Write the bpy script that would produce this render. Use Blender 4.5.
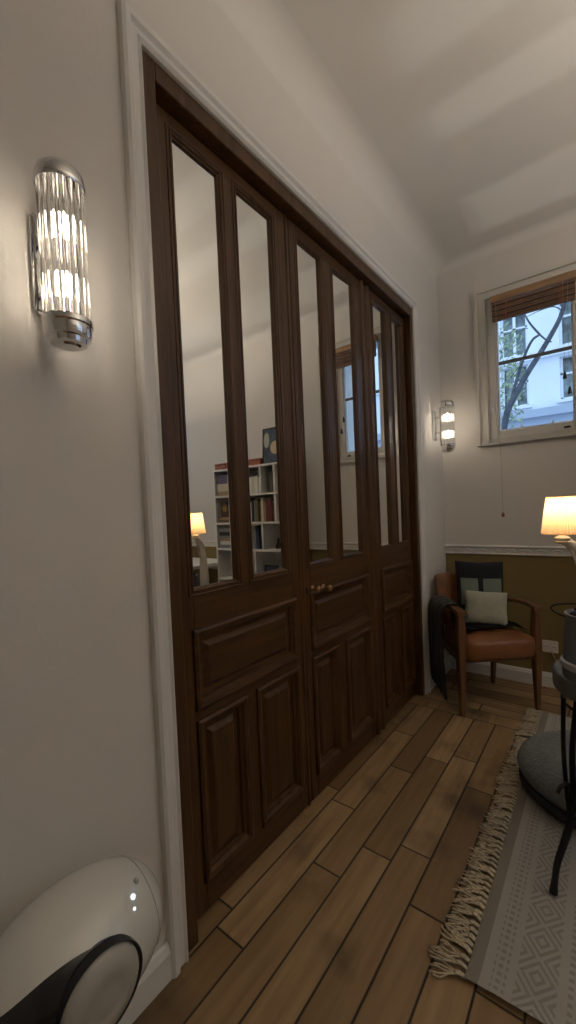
import bpy, bmesh, math, random
from mathutils import Vector, Matrix
random.seed(7)
S = bpy.context.scene
for o in list(bpy.data.objects): bpy.data.objects.remove(o, do_unlink=True)
COL = S.collection
PI = math.pi

# ------------------------------------------------------------------ camera
FPX, YAW, PITCH, ROLL = 411.606, 0.65504, -0.028325, -0.043018
CAMP = Vector((0.96667, -0.68705, 1.25))
fw = Vector((-math.sin(YAW)*math.cos(PITCH), math.cos(YAW)*math.cos(PITCH), math.sin(PITCH)))
rt = fw.cross(Vector((0, 0, 1))).normalized(); up = rt.cross(fw)
c_, s_ = math.cos(ROLL), math.sin(ROLL)
rt, up = c_*rt + s_*up, -s_*rt + c_*up
cam = bpy.data.cameras.new('camera'); camo = bpy.data.objects.new('camera', cam); COL.objects.link(camo)
m = Matrix((rt, up, -fw)).transposed().to_4x4(); m.translation = CAMP
camo.matrix_world = m
cam.sensor_fit = 'HORIZONTAL'; cam.sensor_width = 36; cam.lens = FPX*36/576
cam.shift_x = -2.037/576; cam.shift_y = 9.39/576; cam.clip_start = 0.01; cam.clip_end = 200
S.camera = camo

# ------------------------------------------------------------------ world, light, exposure
S.view_settings.view_transform = 'Standard'; S.view_settings.look = 'None'
S.view_settings.gamma = 1; S.view_settings.use_curve_mapping = False
S.view_settings.exposure = 0.0
SKY = 2.0; SCONCE = 125.0; LAMP = 0.8; BOUNCE = 0.55; UPLIGHT_FILL = 112.0
w = bpy.data.worlds.new('sky'); S.world = w; w.use_nodes = True
nt = w.node_tree; bg = nt.nodes['Background']
tc = nt.nodes.new('ShaderNodeTexCoord'); sp = nt.nodes.new('ShaderNodeSeparateXYZ'); rp = nt.nodes.new('ShaderNodeValToRGB')
nt.links.new(tc.outputs['Generated'], sp.inputs[0]); nt.links.new(sp.outputs['Z'], rp.inputs[0])
rp.color_ramp.elements[0].position = 0.0; rp.color_ramp.elements[0].color = (0.44, 0.60, 0.85, 1)
rp.color_ramp.elements[1].position = 0.6; rp.color_ramp.elements[1].color = (0.55, 0.76, 1.0, 1)
nt.links.new(rp.outputs[0], bg.inputs[0]); bg.inputs[1].default_value = SKY

def light(name, kind, loc, energy, color, **kw):
    l = bpy.data.lights.new(name, kind); l.energy = energy; l.color = color
    for k, v in kw.items(): setattr(l, k, v)
    o = bpy.data.objects.new(name, l); COL.objects.link(o); o.location = loc
    return o
# sunlight thrown back up by the pavement opposite: comes in low through the street windows on to the ceiling
o = light('sun_glint', 'SUN', (6, 1, 0), BOUNCE, (1.0, 0.94, 0.84), angle=math.radians(1.2))
o.rotation_euler = Vector((-0.9, 0.0, 0.409)).to_track_quat('-Z', 'Y').to_euler()

# ------------------------------------------------------------------ materials
def mat(name, col, rough=0.6, metal=0.0, spec=0.5, var=0.0, vscale=6.0, bump=0.0, bscale=80.0, coat=0.0,
        emit=None, estr=0.0, sheen=0.0, trans=0.0, stretch=None):
    m = bpy.data.materials.new(name); m.use_nodes = True; n = m.node_tree; L = n.links.new
    b = n.nodes['Principled BSDF']
    b.inputs['Base Color'].default_value = (*col, 1); b.inputs['Roughness'].default_value = rough
    b.inputs['Metallic'].default_value = metal; b.inputs['Specular IOR Level'].default_value = spec
    b.inputs['Coat Weight'].default_value = coat; b.inputs['Sheen Weight'].default_value = sheen
    b.inputs['Transmission Weight'].default_value = trans
    if emit: b.inputs['Emission Color'].default_value = (*emit, 1); b.inputs['Emission Strength'].default_value = estr
    t = n.nodes.new('ShaderNodeTexCoord'); mp = n.nodes.new('ShaderNodeMapping'); L(t.outputs['Object'], mp.inputs[0])
    if stretch: mp.inputs['Scale'].default_value = stretch
    if var > 0:
        nz = n.nodes.new('ShaderNodeTexNoise'); nz.inputs['Scale'].default_value = vscale; nz.inputs['Detail'].default_value = 5
        L(mp.outputs[0], nz.inputs['Vector'])
        r = n.nodes.new('ShaderNodeValToRGB'); e = r.color_ramp.elements
        e[0].position = .3; e[1].position = .7
        e[0].color = (*[max(0, c*(1-var)) for c in col], 1); e[1].color = (*[min(1, c*(1+var)) for c in col], 1)
        L(nz.outputs[0], r.inputs[0]); L(r.outputs[0], b.inputs['Base Color'])
    if bump > 0:
        nb = n.nodes.new('ShaderNodeTexNoise'); nb.inputs['Scale'].default_value = bscale; nb.inputs['Detail'].default_value = 4
        L(mp.outputs[0], nb.inputs['Vector'])
        bp = n.nodes.new('ShaderNodeBump'); bp.inputs['Strength'].default_value = bump; bp.inputs['Distance'].default_value = 0.01
        L(nb.outputs[0], bp.inputs['Height']); L(bp.outputs[0], b.inputs['Normal'])
    return m

M = {}
M['paint'] = mat('white_wall_paint', (.70, .675, .64), .75, var=.03, vscale=1.5, bump=.08, bscale=60)
M['ceiling'] = mat('white_ceiling_paint', (.72, .70, .665), .85, var=.02, vscale=1.2, bump=.05, bscale=50)
M['trim'] = mat('white_gloss_trim', (.74, .725, .70), .42, var=.03, vscale=5)
M['oak'] = mat('dark_walnut_varnish', (.078, .036, .0125), .38, spec=.3, var=.38, vscale=7, bump=.10, bscale=45, coat=.08, stretch=(6, 6, .5))
M['oakh'] = mat('dark_walnut_rail', (.078, .036, .0125), .38, spec=.3, var=.38, vscale=7, bump=.10, bscale=45, coat=.08, stretch=(6, .5, 6))
M['mirror'] = mat('mirror_glass', (.90, .90, .87), .015, metal=1)
M['brass'] = mat('aged_brass', (.42, .28, .13), .3, metal=1)
M['chrome'] = mat('polished_chrome', (.72, .72, .72), .08, metal=1)
M['dchrome'] = mat('dark_chrome', (.35, .35, .36), .12, metal=1)
M['black'] = mat('black_iron', (.012, .012, .013), .45, metal=.3)
M['blackf'] = mat('black_fabric', (.012, .013, .016), .95, bump=.3, bscale=200)
M['sage'] = mat('sage_fabric', (.16, .19, .15), .95, bump=.35, bscale=180, sheen=.2)
M['lsage'] = mat('pale_sage_fabric', (.38, .375, .285), .95, var=.08, vscale=40, bump=.4, bscale=180, sheen=.2)
M['leather'] = mat('cognac_leather', (.215, .082, .028), .36, var=.25, vscale=9, bump=.12, bscale=130)
M['chairwood'] = mat('chair_wood', (.165, .075, .030), .4, var=.25, vscale=9, stretch=(5, 5, .7))
M['throw'] = mat('grey_brown_wool', (.085, .075, .062), .95, var=.3, vscale=30, bump=.6, bscale=160, sheen=.3)
M['pouf'] = mat('grey_felt', (.155, .16, .158), .95, var=.22, vscale=60, bump=.5, bscale=150, sheen=.2)
M['poufd'] = mat('dark_grey_felt', (.05, .05, .052), .95, bump=.5, bscale=150)
M['white'] = mat('white_laminate', (.78, .77, .74), .4)
M['ceramic'] = mat('white_ceramic', (.82, .79, .72), .25, coat=.3)
M['spkw'] = mat('white_gloss_shell', (.66, .66, .62), .22, coat=.4)
M['spkb'] = mat('black_speaker_shell', (.012, .012, .014), .35)
M['spkc'] = mat('grey_speaker_dome', (.42, .41, .37), .45)
M['led'] = mat('blue_white_led', (.8, .9, 1), .4, emit=(.75, .9, 1), estr=1.6)
M['grey'] = mat('grey_zinc', (.20, .205, .215), .42, metal=.35, var=.15, vscale=20)
M['zincl'] = mat('pale_zinc_band', (.50, .52, .54), .35, metal=.3)
M['winpaint'] = mat('cream_window_paint', (.66, .64, .59), .45)
M['winwhite'] = mat('white_window_sash', (.80, .82, .84), .4)
M['darkbar'] = mat('grey_glazing_bar', (.16, .17, .18), .5)
M['blindl'] = mat('light_wooden_valance', (.36, .21, .11), .5, var=.2, vscale=10, stretch=(.6, 6, 6))
M['blindd'] = mat('brown_wooden_slat', (.17, .095, .055), .55, var=.3, vscale=14, stretch=(.6, 8, 8))
M['cord'] = mat('beige_cord', (.45, .38, .28), .8)
M['redwood'] = mat('reddish_wood', (.30, .09, .04), .5)
M['facade'] = mat('pale_stone_facade', (.76, .78, .82), .9, var=.05, vscale=1.5)
M['ledge'] = mat('grey_stone_ledge', (.40, .44, .52), .9)
M['extglass'] = mat('street_window_glass', (.16, .20, .20), .12, var=.7, vscale=5)
M['extcurtain'] = mat('net_curtain', (.55, .62, .66), .9, var=.25, vscale=8)
M['bark'] = mat('tree_bark', (.075, .08, .095), .9, var=.4, vscale=12)
M['leaf'] = mat('pale_leaves', (.30, .36, .22), .8, var=.4, vscale=9)
M['socket'] = mat('white_plastic', (.80, .76, .70), .4)
M['hole'] = mat('dark_hole', (.02, .02, .02), .8)
M['rugfr'] = mat('cream_rug_fringe', (.58, .49, .35), .95, var=.2, vscale=60, bump=.4, bscale=300)
M['darkcloth'] = mat('navy_upholstery', (.02, .024, .035), .9, bump=.2)
M['glass'] = None

def glassmat():
    m = bpy.data.materials.new('clear_glass'); m.use_nodes = True
    b = m.node_tree.nodes['Principled BSDF']
    b.inputs['Base Color'].default_value = (1, .99, .97, 1); b.inputs['Roughness'].default_value = 0.0
    b.inputs['Transmission Weight'].default_value = 1; b.inputs['IOR'].default_value = 1.47
    return m
M['glass'] = glassmat()
def pane_mat():
    m = bpy.data.materials.new('thin_window_glass'); m.use_nodes = True; n = m.node_tree
    n.nodes.remove(n.nodes['Principled BSDF'])
    t = n.nodes.new('ShaderNodeBsdfTransparent'); g = n.nodes.new('ShaderNodeBsdfGlossy'); x = n.nodes.new('ShaderNodeMixShader')
    t.inputs[0].default_value = (.95, .98, 1, 1); g.inputs['Roughness'].default_value = .02
    f = n.nodes.new('ShaderNodeFresnel'); f.inputs[0].default_value = 1.25
    n.links.new(f.outputs[0], x.inputs[0]); n.links.new(t.outputs[0], x.inputs[1]); n.links.new(g.outputs[0], x.inputs[2])
    n.links.new(x.outputs[0], n.nodes['Material Output'].inputs[0]); return m
M['pane'] = pane_mat()
def emat(name, col, st):
    m = bpy.data.materials.new(name); m.use_nodes = True; n = m.node_tree
    n.nodes.remove(n.nodes['Principled BSDF']); e = n.nodes.new('ShaderNodeEmission')
    e.inputs[0].default_value = (*col, 1); e.inputs[1].default_value = st
    n.links.new(e.outputs[0], n.nodes['Material Output'].inputs[0]); return m
M['bulb'] = emat('warm_white_bulb', (1.0, .86, .69), SCONCE)
def shade_mat():
    m = bpy.data.materials.new('cream_pleated_shade'); m.use_nodes = True; n = m.node_tree
    b = n.nodes['Principled BSDF']; b.inputs['Base Color'].default_value = (.86, .72, .50, 1); b.inputs['Roughness'].default_value = .9
    t = n.nodes.new('ShaderNodeBsdfTranslucent'); t.inputs[0].default_value = (.95, .74, .47, 1)
    x = n.nodes.new('ShaderNodeMixShader'); x.inputs[0].default_value = .6
    n.links.new(b.outputs[0], x.inputs[1]); n.links.new(t.outputs[0], x.inputs[2]); n.links.new(x.outputs[0], n.nodes['Material Output'].inputs[0])
    return m
M['shade'] = shade_mat()

def nodes_helper(m):
    n = m.node_tree
    def MA(op, a, b=None, c=None, clamp=False):
        x = n.nodes.new('ShaderNodeMath'); x.operation = op; x.use_clamp = clamp
        for i, v in enumerate((a, b, c)):
            if v is None: continue
            if isinstance(v, (int, float)): x.inputs[i].default_value = v
            else: n.links.new(v, x.inputs[i])
        return x.outputs[0]
    def MIX(f, a, b):
        x = n.nodes.new('ShaderNodeMix'); x.data_type = 'RGBA'
        for i, v in ((0, f), (6, a), (7, b)):
            if isinstance(v, (int, float)): x.inputs[i].default_value = v
            elif isinstance(v, tuple): x.inputs[i].default_value = (*v, 1)
            else: n.links.new(v, x.inputs[i])
        return x.outputs[2]
    return MA, MIX

def back_wall_mat():
    m = mat('white_over_olive_paint', (.70, .675, .64), .75, bump=.08, bscale=60); n = m.node_tree; MA, MIX = nodes_helper(m)
    g = n.nodes.new('ShaderNodeNewGeometry'); s = n.nodes.new('ShaderNodeSeparateXYZ'); n.links.new(g.outputs['Position'], s.inputs[0])
    f = MA('LESS_THAN', s.outputs['Z'], 0.88)
    n.links.new(MIX(f, (.70, .675, .64), (.235, .175, .065)), n.nodes['Principled BSDF'].inputs['Base Color']); return m
M['backwall'] = back_wall_mat()

def floor_mat():
    m = bpy.data.materials.new('old_oak_planks'); m.use_nodes = True; n = m.node_tree; L = n.links.new
    MA, MIX = nodes_helper(m); b = n.nodes['Principled BSDF']
    g = n.nodes.new('ShaderNodeNewGeometry'); s = n.nodes.new('ShaderNodeSeparateXYZ'); L(g.outputs['Position'], s.inputs[0])
    X, Y = s.outputs['X'], s.outputs['Y']
    far = MA('GREATER_THAN', Y, 1.90)
    def mixv(f, a, c): return MA('ADD', MA('MULTIPLY', c, f), MA('MULTIPLY', a, MA('SUBTRACT', 1.0, f)))
    U = mixv(far, MA('ADD', X, 5.0-.0035), MA('ADD', Y, 5.02)); V = mixv(far, MA('ADD', Y, 9.0), MA('ADD', X, 9.0))
    edge = MA('MULTIPLY', MA('GREATER_THAN', Y, 1.78), MA('SUBTRACT', 1.0, far))
    W = .1113
    row = MA('FLOOR', MA('DIVIDE', U, W))
    wn = n.nodes.new('ShaderNodeTexWhiteNoise'); wn.noise_dimensions = '1D'; L(row, wn.inputs['W'])
    v2 = MA('ADD', V, MA('MULTIPLY', wn.outputs[0], 2.7)); LEN = .66
    pl = MA('FLOOR', MA('DIVIDE', v2, LEN))
    fu = MA('FRACT', MA('DIVIDE', U, W)); fv = MA('FRACT', MA('DIVIDE', v2, LEN))
    du = MA('MULTIPLY', MA('MINIMUM', fu, MA('SUBTRACT', 1.0, fu)), W)
    dv = MA('MULTIPLY', MA('MINIMUM', fv, MA('SUBTRACT', 1.0, fv)), LEN)
    dd = MA('MINIMUM', du, dv)
    # cross board between the two plank fields
    dye = MA('MINIMUM', MA('ABSOLUTE', MA('SUBTRACT', Y, 1.78)), MA('ABSOLUTE', MA('SUBTRACT', Y, 1.90)))
    dd = MA('MINIMUM', mixv(edge, dd, dye), dye)
    cb = n.nodes.new('ShaderNodeCombineXYZ'); L(mixv(edge, row, MA('MULTIPLY', row, 0.0)), cb.inputs[0]); L(mixv(edge, pl, MA('MULTIPLY', pl, 0.0)), cb.inputs[1]); L(far, cb.inputs[2])
    w2 = n.nodes.new('ShaderNodeTexWhiteNoise'); L(cb.outputs[0], w2.inputs['Vector'])
    # grain
    cg = n.nodes.new('ShaderNodeCombineXYZ'); L(MA('MULTIPLY', U, 38.0), cg.inputs[0]); L(MA('MULTIPLY', V, 3.0), cg.inputs[1]); L(MA('MULTIPLY', w2.outputs[0], 30.0), cg.inputs[2])
    gr = n.nodes.new('ShaderNodeTexNoise'); gr.inputs['Scale'].default_value = 1.0; gr.inputs['Detail'].default_value = 6; L(cg.outputs[0], gr.inputs['Vector'])
    st = n.nodes.new('ShaderNodeTexNoise'); st.inputs['Scale'].default_value = 3.0; st.inputs['Detail'].default_value = 4; L(g.outputs['Position'], st.inputs['Vector'])
    base = MIX(w2.outputs[0], (.215, .130, .056), (.50, .335, .172))
    base = MIX(MA('MULTIPLY', MA('SUBTRACT', gr.outputs[0], .35, clamp=True), 1.5), base, (.17, .09, .036))
    stf = MA('MULTIPLY', MA('SUBTRACT', st.outputs[0], .53, clamp=True), 7.0, clamp=True)
    base = MIX(MA('MULTIPLY', stf, .6), base, (.040, .024, .014))
    base = MIX(MA('SUBTRACT', 1.0, MA('DIVIDE', MA('SUBTRACT', dd, .0012, clamp=True), .0035, clamp=True)), base, (.012, .007, .004))
    L(base, b.inputs['Base Color'])
    L(MA('ADD', .42, MA('MULTIPLY', gr.outputs[0], .2)), b.inputs['Roughness'])
    bp = n.nodes.new('ShaderNodeBump'); bp.inputs['Strength'].default_value = .5; bp.inputs['Distance'].default_value = .003
    L(MA('ADD', MA('MULTIPLY', MA('MINIMUM', dd, .006), 160.0), MA('MULTIPLY', gr.outputs[0], .35)), bp.inputs['Height']); L(bp.outputs[0], b.inputs['Normal'])
    return m
M['floor'] = floor_mat()

def rug_mat():
    m = bpy.data.materials.new('woven_rug'); m.use_nodes = True; n = m.node_tree; L = n.links.new
    MA, MIX = nodes_helper(m); b = n.nodes['Principled BSDF']; b.inputs['Roughness'].default_value = .95
    t = n.nodes.new('ShaderNodeTexCoord'); s = n.nodes.new('ShaderNodeSeparateXYZ'); L(t.outputs['Object'], s.inputs[0])
    X, Y = s.outputs['X'], s.outputs['Y']
    P = .30                                            # one repeat of bands across the rug
    u = MA('MULTIPLY', MA('FRACT', MA('DIVIDE', MA('SUBTRACT', X, .04), P)), P)
    def band(a, c): return MA('MULTIPLY', MA('GREATER_THAN', u, a), MA('LESS_THAN', u, c))
    def tri(v, p): return MA('MULTIPLY', MA('ABSOLUTE', MA('SUBTRACT', MA('FRACT', MA('DIVIDE', v, p)), .5)), 2.0)
    # diamonds
    uu = MA('ABSOLUTE', MA('DIVIDE', MA('SUBTRACT', u, .115), .045))
    dia = MA('ADD', uu, MA('SUBTRACT', 1.0, tri(Y, .11)))
    d1 = MA('GREATER_THAN', MA('FRACT', MA('MULTIPLY', dia, 2.2)), .52)
    # dashes
    dash = MA('MULTIPLY', MA('GREATER_THAN', tri(Y, .022), .5), MA('GREATER_THAN', tri(u, .017), .35))
    dots = MA('MULTIPLY', MA('GREATER_THAN', tri(MA('ADD', Y, MA('MULTIPLY', u, .9)), .03), .45), MA('GREATER_THAN', tri(u, .024), .4))
    zig = MA('GREATER_THAN', MA('FRACT', MA('ADD', MA('DIVIDE', u, .018), tri(Y, .04))), .55)
    pat = MA('ADD', MA('MULTIPLY', band(.07, .16), d1), MA('MULTIPLY', band(.018, .052), dash))
    pat = MA('ADD', pat, MA('MULTIPLY', band(.178, .212), dash)); pat = MA('ADD', pat, MA('MULTIPLY', band(.222, .250), zig)); pat = MA('ADD', pat, MA('MULTIPLY', band(.258, .292), dots), clamp=True)
    nz = n.nodes.new('ShaderNodeTexNoise'); nz.inputs['Scale'].default_value = 120; L(t.outputs['Object'], nz.inputs['Vector'])
    n2 = n.nodes.new('ShaderNodeTexNoise'); n2.inputs['Scale'].default_value = 5; L(t.outputs['Object'], n2.inputs['Vector'])
    ground = MIX(n2.outputs[0], (.66, .62, .55), (.80, .765, .70))
    c = MIX(MA('MULTIPLY', pat, MA('ADD', .35, MA('MULTIPLY', nz.outputs[0], .6))), ground, (.44, .40, .34))
    c = MIX(MA('LESS_THAN', X, .035), c, (.48, .43, .36))
    L(c, b.inputs['Base Color'])
    bp = n.nodes.new('ShaderNodeBump'); bp.inputs['Strength'].default_value = .6; bp.inputs['Distance'].default_value = .003
    L(MA('ADD', nz.outputs[0], MA('MULTIPLY', pat, -.8)), bp.inputs['Height']); L(bp.outputs[0], b.inputs['Normal'])
    return m
M['rug'] = rug_mat()

# ------------------------------------------------------------------ mesh helpers
def link(name, bm, material, parent=None, smooth=False, loc=None):
    me = bpy.data.meshes.new(name)
    bmesh.ops.recalc_face_normals(bm, faces=bm.faces) if not getattr(link, 'raw', False) else None
    bm.to_mesh(me); bm.free()
    mats = material if isinstance(material, (list, tuple)) else [material]
    for x in mats: me.materials.append(x)
    if smooth:
        for p in me.polygons: p.use_smooth = True
    o = bpy.data.objects.new(name, me); COL.objects.link(o)
    if parent: o.parent = parent
    if loc: o.location = loc
    return o
def auto(o, ang=35):
    for p in o.data.polygons: p.use_smooth = True
    o.data.set_sharp_from_angle(angle=math.radians(ang)); return o
def box(bm, a, b, mi=0):
    x0, y0, z0 = a; x1, y1, z1 = b
    v = [bm.verts.new(p) for p in ((x0,y0,z0),(x1,y0,z0),(x1,y1,z0),(x0,y1,z0),(x0,y0,z1),(x1,y0,z1),(x1,y1,z1),(x0,y1,z1))]
    for f in ((3,2,1,0),(4,5,6,7),(0,1,5,4),(1,2,6,5),(2,3,7,6),(3,0,4,7)):
        bm.faces.new([v[i] for i in f]).material_index = mi
    return v
def boxes(*bs):
    bm = bmesh.new()
    for a, b in bs: box(bm, a, b)
    return bm
def bevel(bm, w=.004, seg=2):
    bmesh.ops.bevel(bm, geom=list(bm.edges), offset=w, segments=seg, affect='EDGES', clamp_overlap=True); return bm
def loft(bm, rings, closed=True, cap=True, mi=0):
    R = [[bm.verts.new(p) for p in r] for r in rings]; n = len(R[0])
    for a, b in zip(R, R[1:]):
        for i in range(n if closed else n-1):
            j = (i+1) % n
            bm.faces.new((a[i], a[j], b[j], b[i])).material_index = mi
    if cap and closed:
        bm.faces.new(R[0][::-1]).material_index = mi; bm.faces.new(R[-1]).material_index = mi
    return R
def lathe(bm, prof, c=(0,0,0), n=32, cap=True, mi=0):
    rings = [[(c[0]+r*math.cos(2*PI*i/n), c[1]+r*math.sin(2*PI*i/n), c[2]+z) for i in range(n)] for r, z in prof]
    loft(bm, rings, True, cap, mi)
def tube(bm, pts, rad, n=10, mi=0):
    pts = [Vector(p) for p in pts]
    rs = rad if isinstance(rad, (list, tuple)) else [rad]*len(pts)
    ref = None; rings = []
    for i, p in enumerate(pts):
        t = (pts[min(i+1, len(pts)-1)] - pts[max(i-1, 0)]).normalized()
        if ref is None:
            ref = t.cross(Vector((0,0,1))) if abs(t.z) < .9 else t.cross(Vector((1,0,0)))
        ref = (ref - t*ref.dot(t)).normalized(); bi = t.cross(ref)
        rings.append([tuple(p + rs[i]*(math.cos(2*PI*k/n)*ref + math.sin(2*PI*k/n)*bi)) for k in range(n)])
    loft(bm, rings, True, True, mi)
def curve(pts, n=8):
    pts = [Vector(p) for p in pts]; out = []
    P = [pts[0]*2-pts[1]] + pts + [pts[-1]*2-pts[-2]]
    for i in range(1, len(P)-2):
        for k in range(n):
            t = k/n; a, b, c, d = P[i-1], P[i], P[i+1], P[i+2]
            out.append(.5*((2*b)+(c-a)*t+(2*a-5*b+4*c-d)*t*t+(3*b-a-3*c+d)*t**3))
    out.append(pts[-1]); return out
def lerpr(rs, m):
    out = []
    for i in range(m):
        t = i/(m-1)*(len(rs)-1); k = min(int(t), len(rs)-2); out.append(rs[k]+(rs[k+1]-rs[k])*(t-k))
    return out
def empty(name, loc=(0,0,0), rz=0):
    o = bpy.data.objects.new(name, None); COL.objects.link(o); o.location = loc; o.rotation_euler = (0,0,rz); o.empty_display_size = .1; return o
def tag(o, label, cat, group=None):
    o['label'] = label; o['category'] = cat
    if group: o['group'] = group
    return o
def struct(o, label=None, cat=None):
    o['kind'] = 'structure'
    if label: o['label'] = label
    if cat: o['category'] = cat
    return o
def copy_tree(o, parent=None):
    c = o.copy(); COL.objects.link(c); c.parent = parent
    for ch in list(o.children): copy_tree(ch, c)
    return c

# ------------------------------------------------------------------ the room shell
D, RX, FY, HC = 2.484, 3.35, -2.6, 3.0
DW, DH = 1.94, 2.50
struct(link('floor', boxes(((-.35, FY-.15, -.12), (RX+.15, D+.15, 0))), M['floor']), 'floor of worn brown oak planks', 'floor')
# ceiling with its coved edge along the left and back walls
bm = bmesh.new(); box(bm, (-.15, FY-.15, HC), (RX+.15, D+.15, HC+.15))
def cove(bm, f, R=.11, n=8):
    rings = []
    for s in (0, 1):
        ring = [f(0, HC+.0005, s)]
        for k in range(n+1):
            a = k/n*PI/2; ring.append(f(R*(1-math.cos(a)), HC-R*(1-math.sin(a)), s))
        rings.append([(p[0], p[1], min(p[2], HC+.0005)) for p in ring])
    loft(bm, rings, True, True)
cove(bm, lambda d, z, s: (d, FY if s == 0 else D, z))
cove(bm, lambda d, z, s: (0 if s == 0 else RX, D-d, z), R=.06)
auto(struct(link('ceiling', bm, M['ceiling']), 'plain white ceiling with a soft coved edge', 'ceiling'), 40)
struct(link('wall_left', boxes(((-.15, FY, 0), (0, 0, HC)), ((-.15, DW, 0), (0, D, HC)), ((-.15, 0, DH), (0, DW, HC)), ((-.35, -.15, 0), (-.15, DW+.15, HC))), M['paint']), 'long white plaster wall holding the wooden doors', 'wall')
WX0, WX1, WZ0, WZ1 = .335, .87, 1.675, 2.66
struct(link('wall_back', boxes(((-.15, D, 0), (WX0, D+.3, HC)), ((WX1, D, 0), (RX+.15, D+.3, HC)), ((WX0, D, 0), (WX1, D+.3, WZ0)), ((WX0, D, WZ1), (WX1, D+.3, HC))), M['backwall']), 'far wall, white above and olive below the dado', 'wall')
# right wall with two street windows (their casements set the bands of light on the ceiling)
holes = [(.77, 1.045), (1.205, 1.45), (1.86, 2.30)]
RZ0, RZ1 = 1.58, 2.80
RS = {.77: RZ0, 1.205: RZ0, 1.86: RZ0}
bm = bmesh.new(); y = FY
for a, b in holes:
    box(bm, (RX, y, 0), (RX+.12, a, HC)); box(bm, (RX, a, 0), (RX+.12, b, RS[a])); box(bm, (RX, a, RZ1), (RX+.12, b, HC)); y = b
box(bm, (RX, y, 0), (RX+.12, D, HC))
struct(link('wall_right', bm, M['paint']), 'white wall with narrow street windows', 'wall')
for i, (a, b) in enumerate(holes):
    t = .018
    o = link('window_%d' % (i+2), boxes(((RX+.03, a, RS[a]), (RX+.07, a+t, RZ1)), ((RX+.03, b-t, RS[a]), (RX+.07, b, RZ1)), ((RX+.03, a+t, RS[a]), (RX+.07, b-t, RS[a]+t)), ((RX+.03, a+t, RZ1-t), (RX+.07, b-t, RZ1))), M['winwhite'])
    struct(o)
    link('window_pane', boxes(((RX+.048, a+t, RS[a]+t), (RX+.052, b-t, RZ1-t))), M['pane'], o)
FH = []
bm = bmesh.new(); x = -.15
for a, b in FH:
    box(bm, (x, FY-.15, 0), (a, FY, HC)); box(bm, (a, FY-.15, 0), (b, FY, .9)); box(bm, (a, FY-.15, 2.5), (b, FY, HC)); x = b
box(bm, (x, FY-.15, 0), (RX+.15, FY, HC))
struct(link('wall_front', bm, M['paint']), 'white wall behind the viewer', 'wall')
for i, (a, b) in enumerate(FH):
    t = .05; y0, y1 = FY-.09, FY-.05
    o = link('window_%d' % (i+5), boxes(((a, y0, .9), (a+t, y1, 2.5)), ((b-t, y0, .9), (b, y1, 2.5)), ((a+t, y0, .9), (b-t, y1, .95)), ((a+t, y0, 2.45), (b-t, y1, 2.5)), (((a+b)/2-.03, y0, .95), ((a+b)/2+.03, y1, 2.45))), M['winwhite'])
    struct(o)
    link('window_pane', boxes(((a+t, FY-.072, .95), (b-t, FY-.068, 2.45))), M['pane'], o)
    p = light('window_daylight', 'AREA', ((a+b)/2, FY+.01-.17, 1.7), 20, (1, 1, 1), shape='RECTANGLE', size=b-a, size_y=1.6)
    p.rotation_euler = (PI/2, 0, 0); p.data.cycles.is_portal = True
for i, (a, b) in enumerate(holes):
    p = light('window_daylight', 'AREA', (RX+.125, (a+b)/2, (RS[a]+RZ1)/2), 20, (1, 1, 1), shape='RECTANGLE', size=RZ1-RS[a], size_y=b-a)
    p.rotation_euler = (0, PI/2, 0); p.data.cycles.is_portal = True
p = light('window_daylight', 'AREA', ((WX0+WX1)/2, D+.31, (WZ0+WZ1)/2), 20, (1, 1, 1), shape='RECTANGLE', size=WX1-WX0, size_y=WZ1-WZ0)
p.rotation_euler = (-PI/2, 0, 0); p.data.cycles.is_portal = True

# baseboards
def skirting(name, a, b, axis, h=.095):
    # profile (offset from wall, z)
    prof = [(0, 0), (.018, 0), (.018, h-.022), (.013, h-.012), (.010, h-.004), (.004, h), (0, h)]
    bm = bmesh.new()
    if axis == 'left': rings = [[(d, y, z) for d, z in prof] for y in (a, b)]
    else: rings = [[(x, D-d, z) for d, z in prof] for x in (a, b)]
    loft(bm, rings); return struct(link(name, bm, M['trim']))
skirting('baseboard_left', FY, -.060, 'left')
skirting('baseboard_near_corner', DW+.055, D-.018, 'left').name = 'baseboard_corner'
skirting('baseboard_back', 0, RX, 'back')
# dado moulding with wave ornament
bm = bmesh.new()
prof = [(0, .872), (.012, .872), (.016, .878), (.010, .884), (.010, .918), (.020, .924), (.022, .930), (.014, .936), (0, .938)]
loft(bm, [[(x, D-d, z) for d, z in prof] for x in (0, RX)])
k = 0; x = .03
while x < RX-.1:
    pts = [(x + .085*t, D-.012, .888 + .022*abs(math.sin(PI*t))**.8 * (1 if t < .75 else .8)) for t in [i/10 for i in range(11)]]
    tube(bm, pts, [.0045*(.5+math.sin(PI*min(1, i/10+.02))) for i in range(11)], 6)
    tube(bm, [(x+.03+.02*math.cos(a)*.8, D-.012, .897+.009*math.sin(a)) for a in [i*PI/5 for i in range(9)]], .003, 5)
    x += .092
auto(struct(link('trim_1', bm, M['trim']), 'white dado moulding with a running wave ornament', 'moulding'), 40)

# ------------------------------------------------------------------ white architrave round the doors
bm = bmesh.new()
prof = [(0, 0), (0, .012), (.008, .020), (.014, .014), (.030, .014), (.038, .024), (.052, .026), (.060, .020), (.060, 0)]  # (outward, proud)
path = [(0, 0, -1, 0), (0, DH, -1, 1), (DW, DH, 1, 1), (DW, 0, 1, 0)]
loft(bm, [[(pr, y+o*sy, z+o*sz) for o, pr in prof] for y, z, sy, sz in path])
auto(struct(link('trim_2', bm, M['trim']), 'white moulded architrave framing the dark wooden doors', 'moulding'), 30)

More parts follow.
